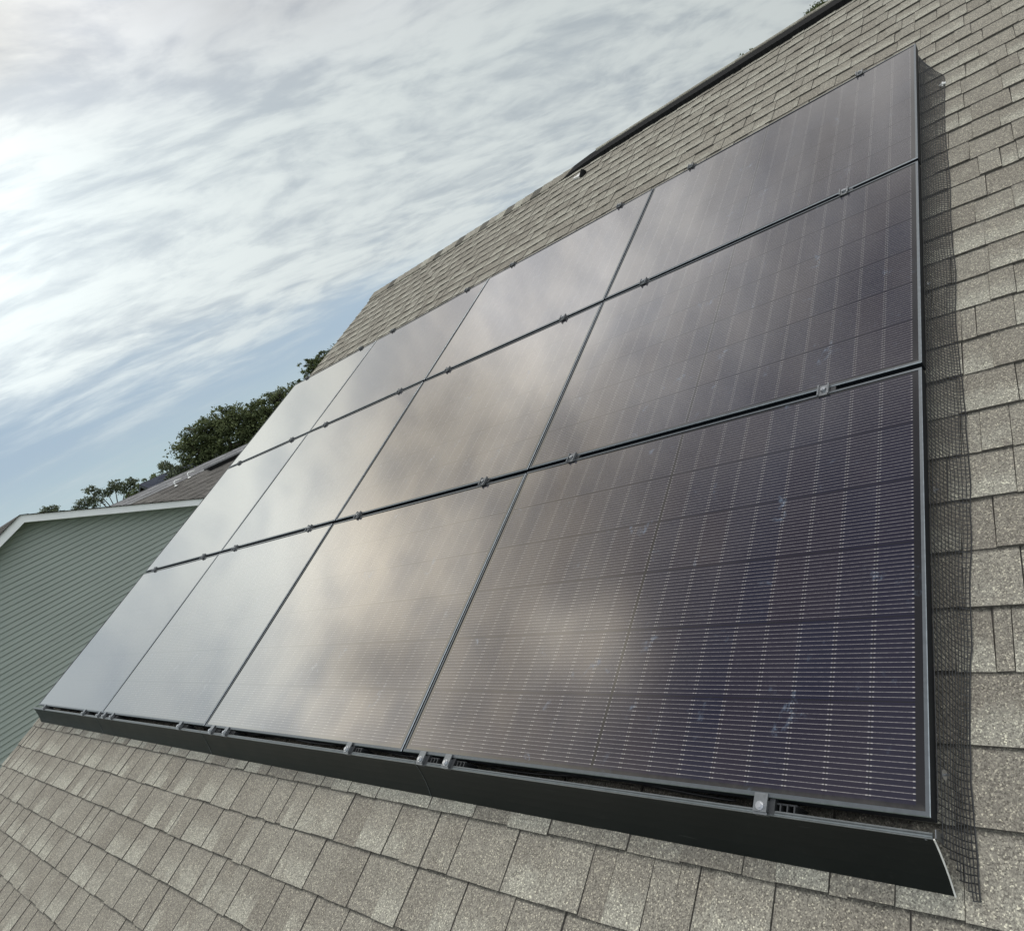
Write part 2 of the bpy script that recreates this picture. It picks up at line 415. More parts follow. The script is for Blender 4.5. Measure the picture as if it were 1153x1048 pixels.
# ---------------------------------------------------------------- mesh helpers
class MB:
    """collects faces with material slots; build() links ONE mesh object"""
    def __init__(self):
        self.v, self.f, self.mi, self.at, self.uv = [], [], [], [], []
    def face(self, pts, mi=0, at=None, uv=None):
        b = len(self.v)
        self.v += [tuple(p) for p in pts]
        self.f.append(tuple(range(b, b + len(pts))))
        self.mi.append(mi)
        self.at.append(at)
        self.uv.append(uv)
    def box(self, lo, hi, mi=0, at=None, T=None):
        x0, y0, z0 = lo
        x1, y1, z1 = hi
        c = [(x0, y0, z0), (x1, y0, z0), (x1, y1, z0), (x0, y1, z0), (x0, y0, z1), (x1, y0, z1), (x1, y1, z1), (x0, y1, z1)]
        if T:
            c = [T(*p) for p in c]
        for q in ((0, 3, 2, 1), (4, 5, 6, 7), (0, 1, 5, 4), (1, 2, 6, 5), (2, 3, 7, 6), (3, 0, 4, 7)):
            self.face([c[i] for i in q], mi, at)
    def tube(self, pts, r, n=6, mi=0, at=None, caps=True):
        pts = [Vector(p) for p in pts]
        rs = r if isinstance(r, (list, tuple)) else [r] * len(pts)
        base = len(self.v)
        ref = None
        for i, p in enumerate(pts):
            d = (pts[min(i + 1, len(pts) - 1)] - pts[max(i - 1, 0)]).normalized()
            if ref is None:
                ref = d.orthogonal().normalized()
            s = (ref - d * ref.dot(d))
            s = s.normalized() if s.length > 1e-6 else d.orthogonal().normalized()
            ref = s
            t = d.cross(s)
            for k in range(n):
                a = 2 * math.pi * (k + 0.5) / n
                self.v.append(tuple(p + (s * math.cos(a) + t * math.sin(a)) * rs[i]))
        def add(f):
            self.f.append(f)
            self.mi.append(mi)
            self.at.append(at)
            self.uv.append(None)
        for i in range(len(pts) - 1):
            for k in range(n):
                a, b = base + i * n + k, base + i * n + (k + 1) % n
                add((a, b, b + n, a + n))
        if caps:
            add(tuple(base + k for k in range(n))[::-1])
            add(tuple(base + (len(pts) - 1) * n + k for k in range(n)))
    def build(self, name, mats, parent=None, smooth=False, bevel=0.0):
        me = bpy.data.meshes.new(name)
        me.from_pydata(self.v, [], self.f)
        if not isinstance(mats, (list, tuple)):
            mats = [mats]
        for x in mats:
            me.materials.append(x)
        if len(mats) > 1:
            me.polygons.foreach_set('material_index', self.mi)
        if any(a is not None for a in self.at):
            ca_ = me.color_attributes.new('tab', 'FLOAT_COLOR', 'CORNER')
            buf = []
            for f, a in zip(self.f, self.at):
                if a is None:
                    a = (0.5, 0.5, 0.5)
                if isinstance(a[0], (tuple, list)):
                    for q in a:
                        buf += [q[0], q[1], q[2], 1.0]
                else:
                    buf += [a[0], a[1], a[2], 1.0] * len(f)
            ca_.data.foreach_set('color', buf)
        if any(u is not None for u in self.uv):
            ul = me.uv_layers.new(name='metres')
            buf = []
            for f, u in zip(self.f, self.uv):
                for i in range(len(f)):
                    buf += list(u[i]) if u else [0.0, 0.0]
            ul.data.foreach_set('uv', buf)
        if smooth:
            me.polygons.foreach_set('use_smooth', [True] * len(self.f))
        me.update()
        o = bpy.data.objects.new(name, me)
        COL.objects.link(o)
        if parent:
            o.parent = parent
        if bevel > 0:
            b = o.modifiers.new('bevel', 'BEVEL')
            b.width = bevel
            b.segments = 2
            b.limit_method = 'ANGLE'
        return o

def tag(o, label=None, cat=None, group=None, kind=None):
    if label: o['label'] = label
    if cat: o['category'] = cat
    if group: o['group'] = group
    if kind: o['kind'] = kind
    return o
def empty(name, loc=(0, 0, 0), rot=(0, 0, 0)):
    o = bpy.data.objects.new(name, None)
    o.empty_display_size = 0.1
    COL.objects.link(o)
    o.location = loc
    o.rotation_euler = rot
    return o
def copy_tree(o, parent=None):
    c = o.copy()
    COL.objects.link(c)
    if parent:
        c.parent = parent
    for ch in list(o.children):
        copy_tree(ch, c)
    return c
def W(u, v, n):                         # array plane coordinates -> world
    return (u, CT * v - ST * n, ST * v + CT * n)
ROT = (TH, 0, 0)

# ---------------------------------------------------------------- ground
RN = -0.12                              # roof surface, below the panel plane
GZ = -6.6
mb = MB()
R_ = 1500
mb.face([(-R_, -R_, GZ), (R_, -R_, GZ), (R_, R_, GZ), (-R_, R_, GZ)])
tag(mb.build('ground', M['lawn']), kind='structure')

# ---------------------------------------------------------------- shingled slopes
def shingles(mb, T, u0, u1, v0, v1, exp=0.1429, wmin=0.075, wmax=0.170, t1=0.0052, t2=0.0080, seed=1, clip=None, fine=True, emi=0):
    """courses of separate tabs on a slope; T(u, v, n) -> point"""
    rnd = random.Random(seed)
    ncourse = int(math.ceil((v1 - v0) / exp))
    for k in range(ncourse):
        vb = v0 + k * exp
        vt = min(vb + exp + 0.012, v1)
        u = u0 - rnd.random() * 0.2
        up = rnd.random() < 0.5
        while u < u1:
            wd = rnd.uniform(wmin, wmax)
            if rnd.random() < 0.10:
                wd *= 0.35
            a, b = max(u, u0), min(u + wd, u1)
            u += wd
            if b - a < 0.004:
                up = not up
                continue
            if clip:
                c = clip(a, b, vb, vt)
                if c is None:
                    up = not up
                    continue
                a, b = c
            t = (t2 if up else t1) + rnd.uniform(-0.0008, 0.0008)
            jb = vb + rnd.uniform(-0.0025, 0.0025)
            gp = 0.0009 if fine else 0
            r1, r2 = rnd.random(), rnd.random()
            if not up:
                r1 *= 0.8
            nb = t
            ntp = t - (0.0066 if fine else t * 0.7)
            skew = rnd.uniform(-0.0025, 0.0025)
            A, B = T(a + gp, jb, nb), T(b - gp, jb + rnd.uniform(-0.0012, 0.0012), nb + rnd.uniform(-0.0006, 0.0008))
            Cc, Dd = T(b - gp + skew, vt, ntp), T(a + gp + skew, vt, ntp)
            A0, B0 = T(a + gp, jb, -0.004), T(b - gp, jb, -0.004)
            C0, D0 = T(b - gp + skew, vt, -0.006), T(a + gp + skew, vt, -0.006)
            mb.face([A, B, Cc, Dd], 0, [(r1, 0, r2), (r1, 0, r2), (r1, 1, r2), (r1, 1, r2)])
            ed = (0.0, 1.0, 0.0)
            mb.face([A0, B0, B, A], emi, ed)
            if fine:
                mb.face([A, Dd, D0, A0], emi, ed)
                mb.face([B, B0, C0, Cc], emi, ed)
            up = not up

def RT(u, v, n):
    # a gentle unevenness of the old deck
    n += 0.004 * noise.noise(Vector((u * 0.9, v * 0.7, 3.1))) + 0.0008 * noise.noise(Vector((u * 4.0, v * 3.0, 8.0)))
    return W(u, v, RN + n)

RL, RR = -7.20, 3.6                     # rake edges
EAVE, RIDGE = -2.05, 5.31
house = empty('house', (0, 0, 0))
tag(house, 'house in the foreground whose weathered grey-brown shingle roof carries the solar panels', 'house')
mb = MB()
# real laminated tabs: course lines follow the photograph (one butt line lies at v = 0.019)
v0 = 0.0185 - 0.1450 * 14
shingles(mb, RT, RL, RR, v0, RIDGE, exp=0.1450, seed=5, emi=1)
# deck under the tabs and rake/eave edge
mb.box((RL + 0.01, v0 + 0.01, -0.05), (RR - 0.01, RIDGE, -0.005), 1, (0.1, 1, 0.1), lambda a, b, c: W(a, b, RN + c))
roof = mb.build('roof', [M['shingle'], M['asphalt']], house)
# back slope
ry, rz = W(0, RIDGE, RN)[1:]
mb = MB()
mb.face([(RL, ry, rz), (RR, ry, rz), (RR, ry + 6.6, rz - 3.3), (RL, ry + 6.6, rz - 3.3)], 0, (0.4, 0.6, 0.3))
mb.face([(RL, ry, rz - 0.06), (RL, ry + 6.6, rz - 3.36), (RR, ry + 6.6, rz - 3.36), (RR, ry, rz - 0.06)], 0, (0.4, 0.6, 0.3))
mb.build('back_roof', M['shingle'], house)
# ridge caps left of the vent
rnd = random.Random(3)
mb = MB()
def cap_piece(mb, x0, x1, h, half=0.145, at=(0.5, 0.5, 0.3), mi=0, rise=0.0):
    L = [(-half, -half * 0.5), (-0.02, -0.004), (0.02, -0.004), (half, -half * 0.5)]
    for (ya, za), (yb, zb) in zip(L, L[1:]):
        mb.face([(x0, ry + ya, rz + za + h + rise), (x1, ry + ya, rz + za + h), (x1, ry + yb, rz + zb + h), (x0, ry + yb, rz + zb + h + rise)], mi, at)
    mb.face([(x0, ry - half, rz - half * 0.5 + h + rise), (x0, ry - half, rz - half * 0.5 + h - 0.012), (x1, ry - half, rz - half * 0.5 + h - 0.012), (x1, ry - half, rz - half * 0.5 + h)], mi, at)
    mb.face([(x0, ry + L[i][0], rz + L[i][1] + h + rise) for i in range(4)] + [(x0, ry + half, rz - half * .5 + h - 0.01), (x0, ry - half, rz - half * .5 + h - 0.01)], mi, at)
x = RL
while x < -3.55:
    cap_piece(mb, x, x + 0.16, 0.014, at=(rnd.random(), rnd.random(), rnd.random()), rise=0.005)
    x += 0.145
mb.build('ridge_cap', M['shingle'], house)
# black ridge vent with cap shingles on top
vent = MB()
VX = -3.55
half = 0.135
prof = [(-half - 0.012, -half * 0.5 - 0.004), (-half - 0.012, -half * 0.5 + 0.034), (0, 0.040), (half + 0.012, -half * 0.5 + 0.034), (half + 0.012, -half * 0.5 - 0.004)]
def prof_at(f):                          # the roll vent is nailed down flat at its end
    return [(a, b if k in (0, 4) else (-half * 0.5 if k in (1, 3) else 0.0) + (b - (-half * 0.5 if k in (1, 3) else 0.0)) * f) for k, (a, b) in enumerate(prof)]
vx = [VX, VX + 0.15, VX + 0.35, VX + 0.6, RR]
vf = [0.25, 0.55, 0.85, 1.0, 1.0]
for xa, xb, fa, fb in zip(vx, vx[1:], vf, vf[1:]):
    pa, pb = prof_at(fa), prof_at(fb)
    for i in range(4):
        vent.face([(xa, ry + pa[i][0], rz + pa[i][1]), (xb, ry + pb[i][0], rz + pb[i][1]), (xb, ry + pb[i + 1][0], rz + pb[i + 1][1]), (xa, ry + pa[i + 1][0], rz + pa[i + 1][1])])
vent.face([(VX, ry + a, rz + b) for a, b in prof_at(0.25)])
x = VX + 0.6
while x < RR:
    vent.box((x, ry - half - 0.020, rz - half * 0.5 - 0.004), (x + 0.006, ry - half - 0.010, rz - half * 0.5 + 0.034))
    x += 0.05
vent.build('ridge_vent', M['black_plastic'], house)
mb = MB()
x = VX + 0.45
while x < RR:
    cap_piece(mb, x, x + 0.1455, 0.047, half=0.035, at=(rnd.random(), rnd.random(), rnd.random()), rise=0.001)
    x += 0.145
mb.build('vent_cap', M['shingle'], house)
# walls, rake boards, gutter of our own house (below and beside the roof)
mb = MB()
ey, ez = W(0, v0, RN)[1:]
wall_y0 = ey + 0.45
for xx in (RL + 0.35, RR - 0.35):
    pts = [(xx, wall_y0, GZ), (xx, ry + 6.0, GZ), (xx, ry + 6.0, rz - 3.1), (xx, ry, rz - 0.10), (xx, wall_y0, ez + 0.12)]
    mb.face(pts)
mb.face([(RL + 0.35, wall_y0, GZ), (RR - 0.35, wall_y0, GZ), (RR - 0.35, wall_y0, ez + 0.12), (RL + 0.35, wall_y0, ez + 0.12)])
mb.build('wall', M['siding_tan'], house)
mb = MB()
mb.box((RL, ey + 0.03, ez - 0.22), (RR, ey + 0.05, ez - 0.045))
mb.box((RL + 0.012, v0 + 0.05, -0.23), (RL + 0.035, RIDGE - 0.06, -0.052), T=lambda a, b, c: W(a, b, RN + c))
mb.build('fascia', M['white_trim'], house)
mb = MB()
gp = [(-0.005, -0.03), (-0.005, -0.13), (-0.09, -0.13), (-0.125, -0.04)]
for (a, b), (c, d) in zip(gp, gp[1:]):
    mb.face([(RL, ey + a, ez + b), (RR, ey + a, ez + b), (RR, ey + c, ez + d), (RL, ey + c, ez + d)])
mb.build('gutter', M['white_trim'], house)

# small metal flashing near the ridge
mb = MB()
mb.face([W(-3.26, 4.965, RN + 0.012), W(-3.17, 4.945, RN + 0.012), W(-3.15, 4.985, RN + 0.030), W(-3.25, 5.005, RN + 0.014)])
mb.box((-3.27, 4.93, 0.004), (-3.17, 4.955, 0.022), T=lambda a, b, c: W(a, b + (a + 3.22) * -0.3, RN + c))
o = empty('roof_flashing', W(-3.2, 4.95, RN))
tag(o, 'small bent pale metal flashing with dark hole, just below the black ridge vent', 'flashing')
inv = Matrix.Translation(Vector(W(-3.2, 4.95, RN))).inverted()
def shift(mbx, loc):
    mbx.v = [(p[0] - loc[0], p[1] - loc[1], p[2] - loc[2]) for p in mbx.v]
shift(mb, o.location)
mb.build('flashing_plate', M['tin'], o)
mb = MB()
mb.tube([W(-3.15, 4.90, RN + 0.004), W(-3.12, 4.95, RN + 0.035)], 0.028, 10)
shift(mb, o.location)
mb.build('vent_hole', M['black_plastic'], o)

# ---------------------------------------------------------------- solar panels
PW, PH = 1.722, 1.132
PU, PV = 1.734, 1.152
FD = 0.035
LIP = 0.0095
def make_panel():
    root = empty('solar_panel', (0, 0, 0), ROT)
    f = MB()
    # mitred frame: top lip, inner step, outer side, chamfer
    def ring(r0, z0, r1, z1, mi):
        a = [(r0, r0, z0), (PW - r0, r0, z0), (PW - r0, PH - r0, z0), (r0, PH - r0, z0)]
        b = [(r1, r1, z1), (PW - r1, r1, z1), (PW - r1, PH - r1, z1), (r1, PH - r1, z1)]
        for i in range(4):
            j = (i + 1) % 4
            f.face([a[i], a[j], b[j], b[i]], mi)
    ring(0, -FD, 0, -0.0014, 1)
    ring(0, -0.0014, 0.0014, 0, 2)
    ring(0.0014, 0, LIP - 0.0006, 0, 0)
    ring(LIP - 0.0006, 0, LIP, -0.0020, 1)
    ring(0, -FD, 0.028, -FD, 1)
    ring(0.028, -FD, 0.028, -FD + 0.002, 1)
    f.build('frame', [M['frame'], M['frame_side'], M['frame_edge']], root)
    gm = MB()
    nx, ny = 28, 18
    x0, x1, y0, y1 = LIP - 0.001, PW - LIP + 0.001, LIP - 0.001, PH - LIP + 0.001
    def z(i, j):
        a, b = i / nx * 2 - 1, j / ny * 2 - 1
        return -0.0015 - 0.0026 * (1 - a * a) * (1 - 0.35 * b * b) - 0.0010 * (1 - b * b)
    idx = []
    for j in range(ny + 1):
        for i in range(nx + 1):
            gm.v.append((x0 + (x1 - x0) * i / nx, y0 + (y1 - y0) * j / ny, z(i, j)))
    for j in range(ny):
        for i in range(nx):
            q = (j * (nx + 1) + i, j * (nx + 1) + i + 1, (j + 1) * (nx + 1) + i + 1, (j + 1) * (nx + 1) + i)
            gm.f.append(q); gm.mi.append(0); gm.at.append(None)
            gm.uv.append([(gm.v[k][0], gm.v[k][1]) for k in q])
    gm.build('glass', M['glass'], root, smooth=True)
    bk = MB()
    bk.box((0.02, 0.02, -0.012), (PW - 0.02, PH - 0.02, -0.008))
    bk.build('backsheet', M['cable'], root)
    return root
proto = make_panel()
rowname = ['bottom', 'middle', 'top']
colname = ['rightmost', 'second from right', 'third from right', 'leftmost']
refl = [['dark blue cells with a pinkish sheen', 'reflecting warm clouds', 'washed pale grey', 'washed pale blue'],
        ['brownish cells showing', 'mottled warm reflection', 'plain bright reflection', 'plain bright reflection'],
        ['greyish with faint cell lines', 'soft grey cloud patch', 'plain bright reflection', 'small slanted plain bright']]
first = True
for r in range(3):
    for c in range(4):
        o = proto if first else copy_tree(proto)
        first = False
        o.location = W(-PU * c - PW - 0.001, PV * r + 0.0015, 0.0)
        wob = random.Random(r * 7 + c)
        dx = [-0.0016, 0.0010, -0.0008, 0.0006][c]
        o.rotation_euler = (TH + wob.uniform(-0.0012, 0.0012), dx, 0)
        tag(o, 'solar panel, %s row, %s, %s' % (rowname[r], colname[c], refl[r][c]), 'solar panel', 'solar panels on the roof')

# ---------------------------------------------------------------- clamps
def make_clamp():
    """mid clamp: folded top plate bridging two frames, hex bolt, side jaw"""
    root = empty('panel_clamp', (0, 0, 0), ROT)
    b = MB()
    b.box((-0.016, -0.021, 0.0015), (0.016, 0.021, 0.0055))
    b.box((-0.016, -0.021, 0.0052), (-0.012, 0.021, 0.0130))
    b.box((0.012, -0.021, 0.0052), (0.016, 0.021, 0.0110))
    b.box((-0.015, -0.0065, -0.060), (0.015, 0.0065, 0.0010))
    b.build('clamp_body', M['clamp'], root, bevel=0.0006)
    t = MB()
    t.tube([(0, 0, 0.004), (0, 0, 0.0125)], 0.0075, 6)
    t.tube([(0, 0, -0.055), (0, 0, 0.0150)], 0.0038, 8)
    t.build('bolt', M['bolt'], root)
    k = MB()
    k.box((0.017, -0.0085, -0.030), (0.032, 0.0085, 0.0005))
    k.build('jaw', M['dark_metal'], root, bevel=0.001)
    return root
def make_skirt_clamp():
    """end clamp on the skirt edge: tall block with front-facing bolt and a ribbed foot beside it"""
    root = empty('skirt_clamp', (0, 0, 0), ROT)
    b = MB()
    # hooked plate: lies on the frame lip, folds down over the gap toward the skirt
    b.box((-0.014, -0.004, 0.0012), (0.014, 0.009, 0.0050))
    b.box((-0.014, -0.0255, -0.0060), (0.014, -0.003, 0.0052))
    b.box((-0.014, -0.0300, -0.0130), (0.014, -0.0240, 0.0010))
    b.build('clamp_body', M['clamp'], root, bevel=0.0008)
    t = MB()
    t.tube([(0, -0.015, 0.004), (0, -0.015, 0.0075)], 0.0085, 12)
    t.tube([(0, -0.015, 0.007), (0, -0.015, 0.0125)], 0.0060, 6)
    t.build('bolt', M['bolt'], root)
    k = MB()
    k.box((0.0142, -0.026, -0.050), (0.026, 0.004, -0.004))
    for i in range(3):
        k.box((0.034 + 0.014 * i, -0.022, -0.06), (0.037 + 0.014 * i, -0.004, -0.008))
    k.box((0.026, -0.006, -0.06), (0.068, -0.003, -0.010))
    k.build('foot', M['dark_metal'], root, bevel=0.0006)
    return root
mid = make_clamp()
mid.scale = (1.2, 1.0, 1.05)
ends = make_skirt_clamp()
ends.scale = (1.15, 1.0, 1.0)
ordn = ['first', 'second', 'third', 'fourth', 'fifth', 'sixth', 'seventh', 'eighth', 'ninth', 'tenth', 'eleventh', 'twelfth']
pos = []
for c in range(4):
    pos += [-PU * c - 0.303, -PU * c - 1.434]
first = True
for r in range(1, 4):
    where = {1: 'between bottom and middle panel rows', 2: 'between middle and top panel rows', 3: 'on upper edge of top panel row'}[r]
    for i, u in enumerate(pos):
        o = mid if first else copy_tree(mid)
        first = False
        vv = PV * r - 0.0085
        o.location = W(u + random.uniform(-0.012, 0.012), vv, 0.0)
        tag(o, 'small grey bolted clamp %s, %s from the right' % (where, ordn[i]), 'clamp', 'clamps holding the panels')
sk = [-0.351, -1.462, -1.600, -2.065, -3.178, -3.345, -3.768, -4.937, -5.10, -5.223, -5.574, -6.68]
for i, u in enumerate(sk):
    o = ends if i == 0 else copy_tree(ends)
    o.location = W(u, 0.0, 0.0)
    tag(o, 'grey bolted clamp over the black skirt slot, %s from the right' % ordn[i], 'clamp', 'clamps along the black skirt')

# ---------------------------------------------------------------- skirt
segs = [(-1.632, -0.001), (-3.478, -1.634), (-5.30, -3.480), (-7.03, -5.302)]
front = [(-0.0275, -0.0085), (-0.0345, -0.024), (-0.0450, -0.044), (-0.0580, -0.066), (-0.0730, -0.088), (-0.0925, -0.1125)]
def skirt(u0, u1, seed=0):
    """returns body and lip builders for one length"""
    b = MB()
    back = [(v + 0.0022, n + 0.0006) for v, n in front]
    lean = lambda v: -0.30 * (v + 0.0275) * 0.0
    ns = 12
    def bow(i, v, n):
        u = u0 + (u1 - u0) * i / ns
        k = 0.0016 * noise.noise(Vector((u * 1.7 + seed * 9.1, v * 9, 2.0))) * (0 if i in (0, ns) else 1)
        return (u, v + k * 0.9, n + k * 0.4)
    for i in range(ns):
        for (a, c), (d, e) in zip(front, front[1:]):
            b.face([bow(i, a, c), bow(i, d, e), bow(i + 1, d, e), bow(i + 1, a, c)])
    for (a, c), (d, e) in zip(back, back[1:]):
        b.face([(u0, a, c), (u1, a, c), (u1, d, e), (u0, d, e)])
    for uu in (u0, u1):
        for i in range(len(front) - 1):
            b.face([(uu, *front[i]), (uu, *front[i + 1]), (uu, *back[i + 1]), (uu, *back[i])])
    b.face([(u0, *front[-1]), (u0, *back[-1]), (u1, *back[-1]), (u1, *front[-1])])
    l = MB()
    lip = [(-0.0185, -0.0105), (-0.0185, -0.0060), (-0.0215, -0.0042), (-0.0225, -0.0056), (-0.0240, -0.0042), (-0.0262, -0.0052), (-0.0268, -0.0064), (-0.0282, -0.0062), (-0.0290, -0.0080), (-0.0285, -0.0105)]
    for (a, c), (d, e) in zip(lip, lip[1:]):
        l.face([(u0, a, c), (u0, d, e), (u1, d, e), (u1, a, c)])
    for uu in (u0, u1):
        l.face([(uu, a, c) for a, c in lip])
    return b, l
side = ['right-hand end length of black metal skirt under the nearest panel', 'second length of black metal skirt from the right, ending at the two thin joints', 'third length of black metal skirt from the right, along the middle of the array', 'far left length of black metal skirt, ending beside the green house']
for i, (u0, u1) in enumerate(segs):
    root = empty('array_skirt', W(u1, 0, 0), ROT)
    tag(root, side[i], 'skirt', 'black skirt lengths along the bottom of the panels')
    b, l = skirt(u0 - u1, 0, i)
    b.build('skirt_face', M['skirt'], root, smooth=True)
    l.build('skirt_lip', M['skirt_lip'], root)
    if i == 0:
        e = MB()
        e.tube([(0.0016, v - 0.0006, n) for v, n in front], 0.0017, 6)
        e.build('cut_edge', M['tin'], root)
        e = MB()
        e.box((-0.016, -0.030, -0.045), (-0.012, -0.024, -0.012))
        e.box((0.003, -0.026, -0.050), (0.005, -0.012, -0.010))
        e.build('end_bracket', M['clamp'], root)
    if i:
        e = MB()
        e.tube([(0.0010, v - 0.0012, n) for v, n in front], 0.0009, 5)
        e.build('joint_edge', M['clamp'], root)

# wires behind the skirt slot
def cable(u0, u1, amp, v, n, seed, r=0.0035):
    rn = random.Random(seed)
    pts = []
    k = int((u1 - u0) / 0.05)
    ph = rn.random() * 6
    for i in range(k + 1):
        u = u0 + (u1 - u0) * i / k
        pts.append(W(u, v + amp * 0.5 * math.sin(u * 9 + ph), n + amp * math.sin(u * 5.3 + ph * 2)))
    m_ = MB()
    m_.tube(pts, r, 6)
    return m_
o = cable(-3.1, -1.7, 0.012, 0.005, -0.048, 4).build('panel_cable', M['cable'], smooth=True)
tag(o, 'loose black cable hanging in the skirt slot under the second panel from the right', 'cable')
o = cable(-1.35, -0.45, 0.010, 0.004, -0.055, 9).build('panel_cable', M['cable'], smooth=True)
tag(o, 'loose black cable in the skirt slot below the nearest panel', 'cable')

# ---------------------------------------------------------------- wire mesh critter guard down the right side
def keyed(keys, x):
    if x <= keys[0][0]: return keys[0][1]
    for (a, b), (c, d) in zip(keys, keys[1:]):
        if x <= c:
            t = (x - a) / (c - a)
            t = t * t * (3 - 2 * t)
            return b + (d - b) * t
    return keys[-1][1]
outer = [(-0.10, 0.040), (0.07, 0.036), (0.23, 0.043), (0.42, 0.058), (0.65, 0.069), (0.86, 0.078), (1.08, 0.075), (1.42, 0.074), (1.9, 0.073), (2.4, 0.077), (2.97, 0.083), (3.15, 0.086), (3.30, 0.070), (3.35, 0.045)]
def guard_pt(v, s):
    """s 0 at the frame .. 1 at the outer edge lying on the shingles"""
    out_ = keyed(outer, v)
    wob = 0.009 * noise.noise(Vector((v * 4, s * 1.5, 1.7))) + 0.003 * noise.noise(Vector((v * 17, s * 5, 4.7)))
    top = -0.028
    # bulging drop: down, then sweeping outward
    u = 0.002 + out_ * (s ** 1.55) + 0.008 * math.sin(math.pi * s) * (1 - s) + wob * s
    n = top + (RN + 0.011 - top) * (1 - (1 - s) ** 1.7) + 0.3 * wob * (1 - s)
    sag = (0.030 * (1 - s) ** 2.2 - 0.004) * min(1.0, max(0.0, (v - 0.02) / 0.25)) * (0.75 + 0.25 * math.sin(v * 7)) + 0.0022 * noise.noise(Vector((v * 60, s * 3, 9.7)))
    return W(u, v + sag, n)
mb = MB()
g_v0, g_v1 = -0.095, 3.335
st = 0.0127
nv = int((g_v1 - g_v0) / st)
NS = 11
def smin_at(v):                         # the cut end follows the skirt's profile
    return keyed([(-0.092, 0.80), (-0.06, 0.42), (-0.030, 0.10), (-0.012, 0.0)], v)
for i in range(nv + 1):
    v = g_v0 + i * st
    smax = 1.0 if v < 3.2 else 1.0 - 0.5 * (v - 3.2) / 0.135
    s0 = smin_at(v)
    mb.tube([guard_pt(v, s0 + (smax - s0) * j / 9) for j in range(10)], 0.00120, 4, caps=False)
for j in range(NS + 1):
    s = j / NS
    pts = []
    for i in [0, 1, 2, 3, 4, 5] + list(range(6, nv + 1, 3)):
        v = g_v0 + i * st
        if s < smin_at(v) - 0.02:
            continue
        smax = 1.0 if v < 3.2 else 1.0 - 0.5 * (v - 3.2) / 0.135
        pts.append(guard_pt(v, s * smax))
    if len(pts) < 2:
        continue
    mb.tube(pts, 0.00115 if j < NS else 0.0017, 4, caps=False)
o = mb.build('wire_mesh_guard', M['mesh_wire'])
tag(o, 'black wire mesh guard curving from the right side of the panels down to the shingles', 'wire mesh')
# mesh clips
def make_clip(loc, label):
    root = empty('mesh_clip', loc, ROT)
    d = MB()
    d.tube([(0, 0, -0.0008), (0, 0, 0.0008)], 0.009, 14)
    ob = d.build('clip_disc', M['bolt'], root)
    ob.rotation_euler = (0, math.radians(75), 0)
    s_ = MB()
    s_.tube([(0, 0, 0), (0.010, 0, 0.002)], 0.0022, 8)
    s_.build('clip_pin', M['clamp'], root)
    tag(root, label, 'clip', 'round clips on the wire mesh')
make_clip(W(0.008, 0.088, -0.050), 'round metal clip on the wire mesh nearest the bottom corner of the panels')
make_clip(W(0.008, 0.740, -0.048), 'round metal clip on the wire mesh halfway up the nearest panel')
make_clip(W(0.008, 1.560, -0.046), 'round metal clip on the wire mesh beside the middle row of panels')
mb = MB()
mb.tube([W(0.070, 3.085, RN + 0.012), W(0.085, 3.078, RN + 0.020), W(0.098, 3.083, RN + 0.014)], 0.006, 6)
mb.tube([W(0.082, 3.068, RN + 0.012), W(0.086, 3.095, RN + 0.018)], 0.004, 6)
o = mb.build('wire_tie', M['tin'])
tag(o, 'pale knotted wire tie at the outer edge of the mesh beside the top panel', 'tie')

# ---------------------------------------------------------------- green house next door
NX = -13.7
ngh = empty('house', (NX, 2.11, GZ))
tag(ngh, 'sage green sided house next door with a white trimmed gable', 'house', 'neighbouring houses')
AZ, AY = 1.675, 1.852                     # apex of the gable
PL, PR = 0.50, 0.457
def gz(y):
    return AZ - (PL * (AY - y) if y < AY else PR * (y - AY))
loc = Vector((NX, 2.11, GZ))
mb = MB()
ex = 0.0762
k = 0
zz = GZ
YL, YR = -6.2, 7.4
while zz < AZ - 0.10:
    z1 = zz + ex
    # wall limits at this course
    def lim(z_):
        yl = max(YL + 0.35, AY - (AZ - 0.08 - z_) / PL)
        yr = min(YR - 0.35, AY + (AZ - 0.08 - z_) / PR)
        return yl, yr
    a0, b0 = lim(zz)
    a1, b1 = lim(z1)
    if b1 > a1:
        fx, tx = 0.021, 0.002
        mb.face([(NX - 0.25 + fx, a0, zz), (NX - 0.25 + fx, b0, zz), (NX - 0.25 + tx + 0.003, b1, z1 - 0.006), (NX - 0.25 + tx + 0.003, a1, z1 - 0.006)])
        mb.face([(NX - 0.25 + tx + 0.003, a1, z1 - 0.006), (NX - 0.25 + tx + 0.003, b1, z1 - 0.006), (NX - 0.25 - 0.001, b1, z1), (NX - 0.25 - 0.001, a1, z1)])
        mb.face([(NX - 0.25 - 0.001, a1, z1), (NX - 0.25 - 0.001, b1, z1), (NX - 0.25 + fx, b1, z1 + 0.0001), (NX - 0.25 + fx, a1, z1 + 0.0001)])
    zz = z1
shift(mb, loc)
mb.build('wall', M['siding'], ngh)
mb = MB()
for yy in (YL + 0.35, YR - 0.35):
    mb = MB()
    mb.face([(NX - 0.25, yy, GZ), (NX - 0.25, yy, gz(yy)), (NX - 10, yy, gz(yy)), (NX - 10, yy, GZ)])
    shift(mb, loc)
    mb.build('side_wall', M['siding'], ngh)
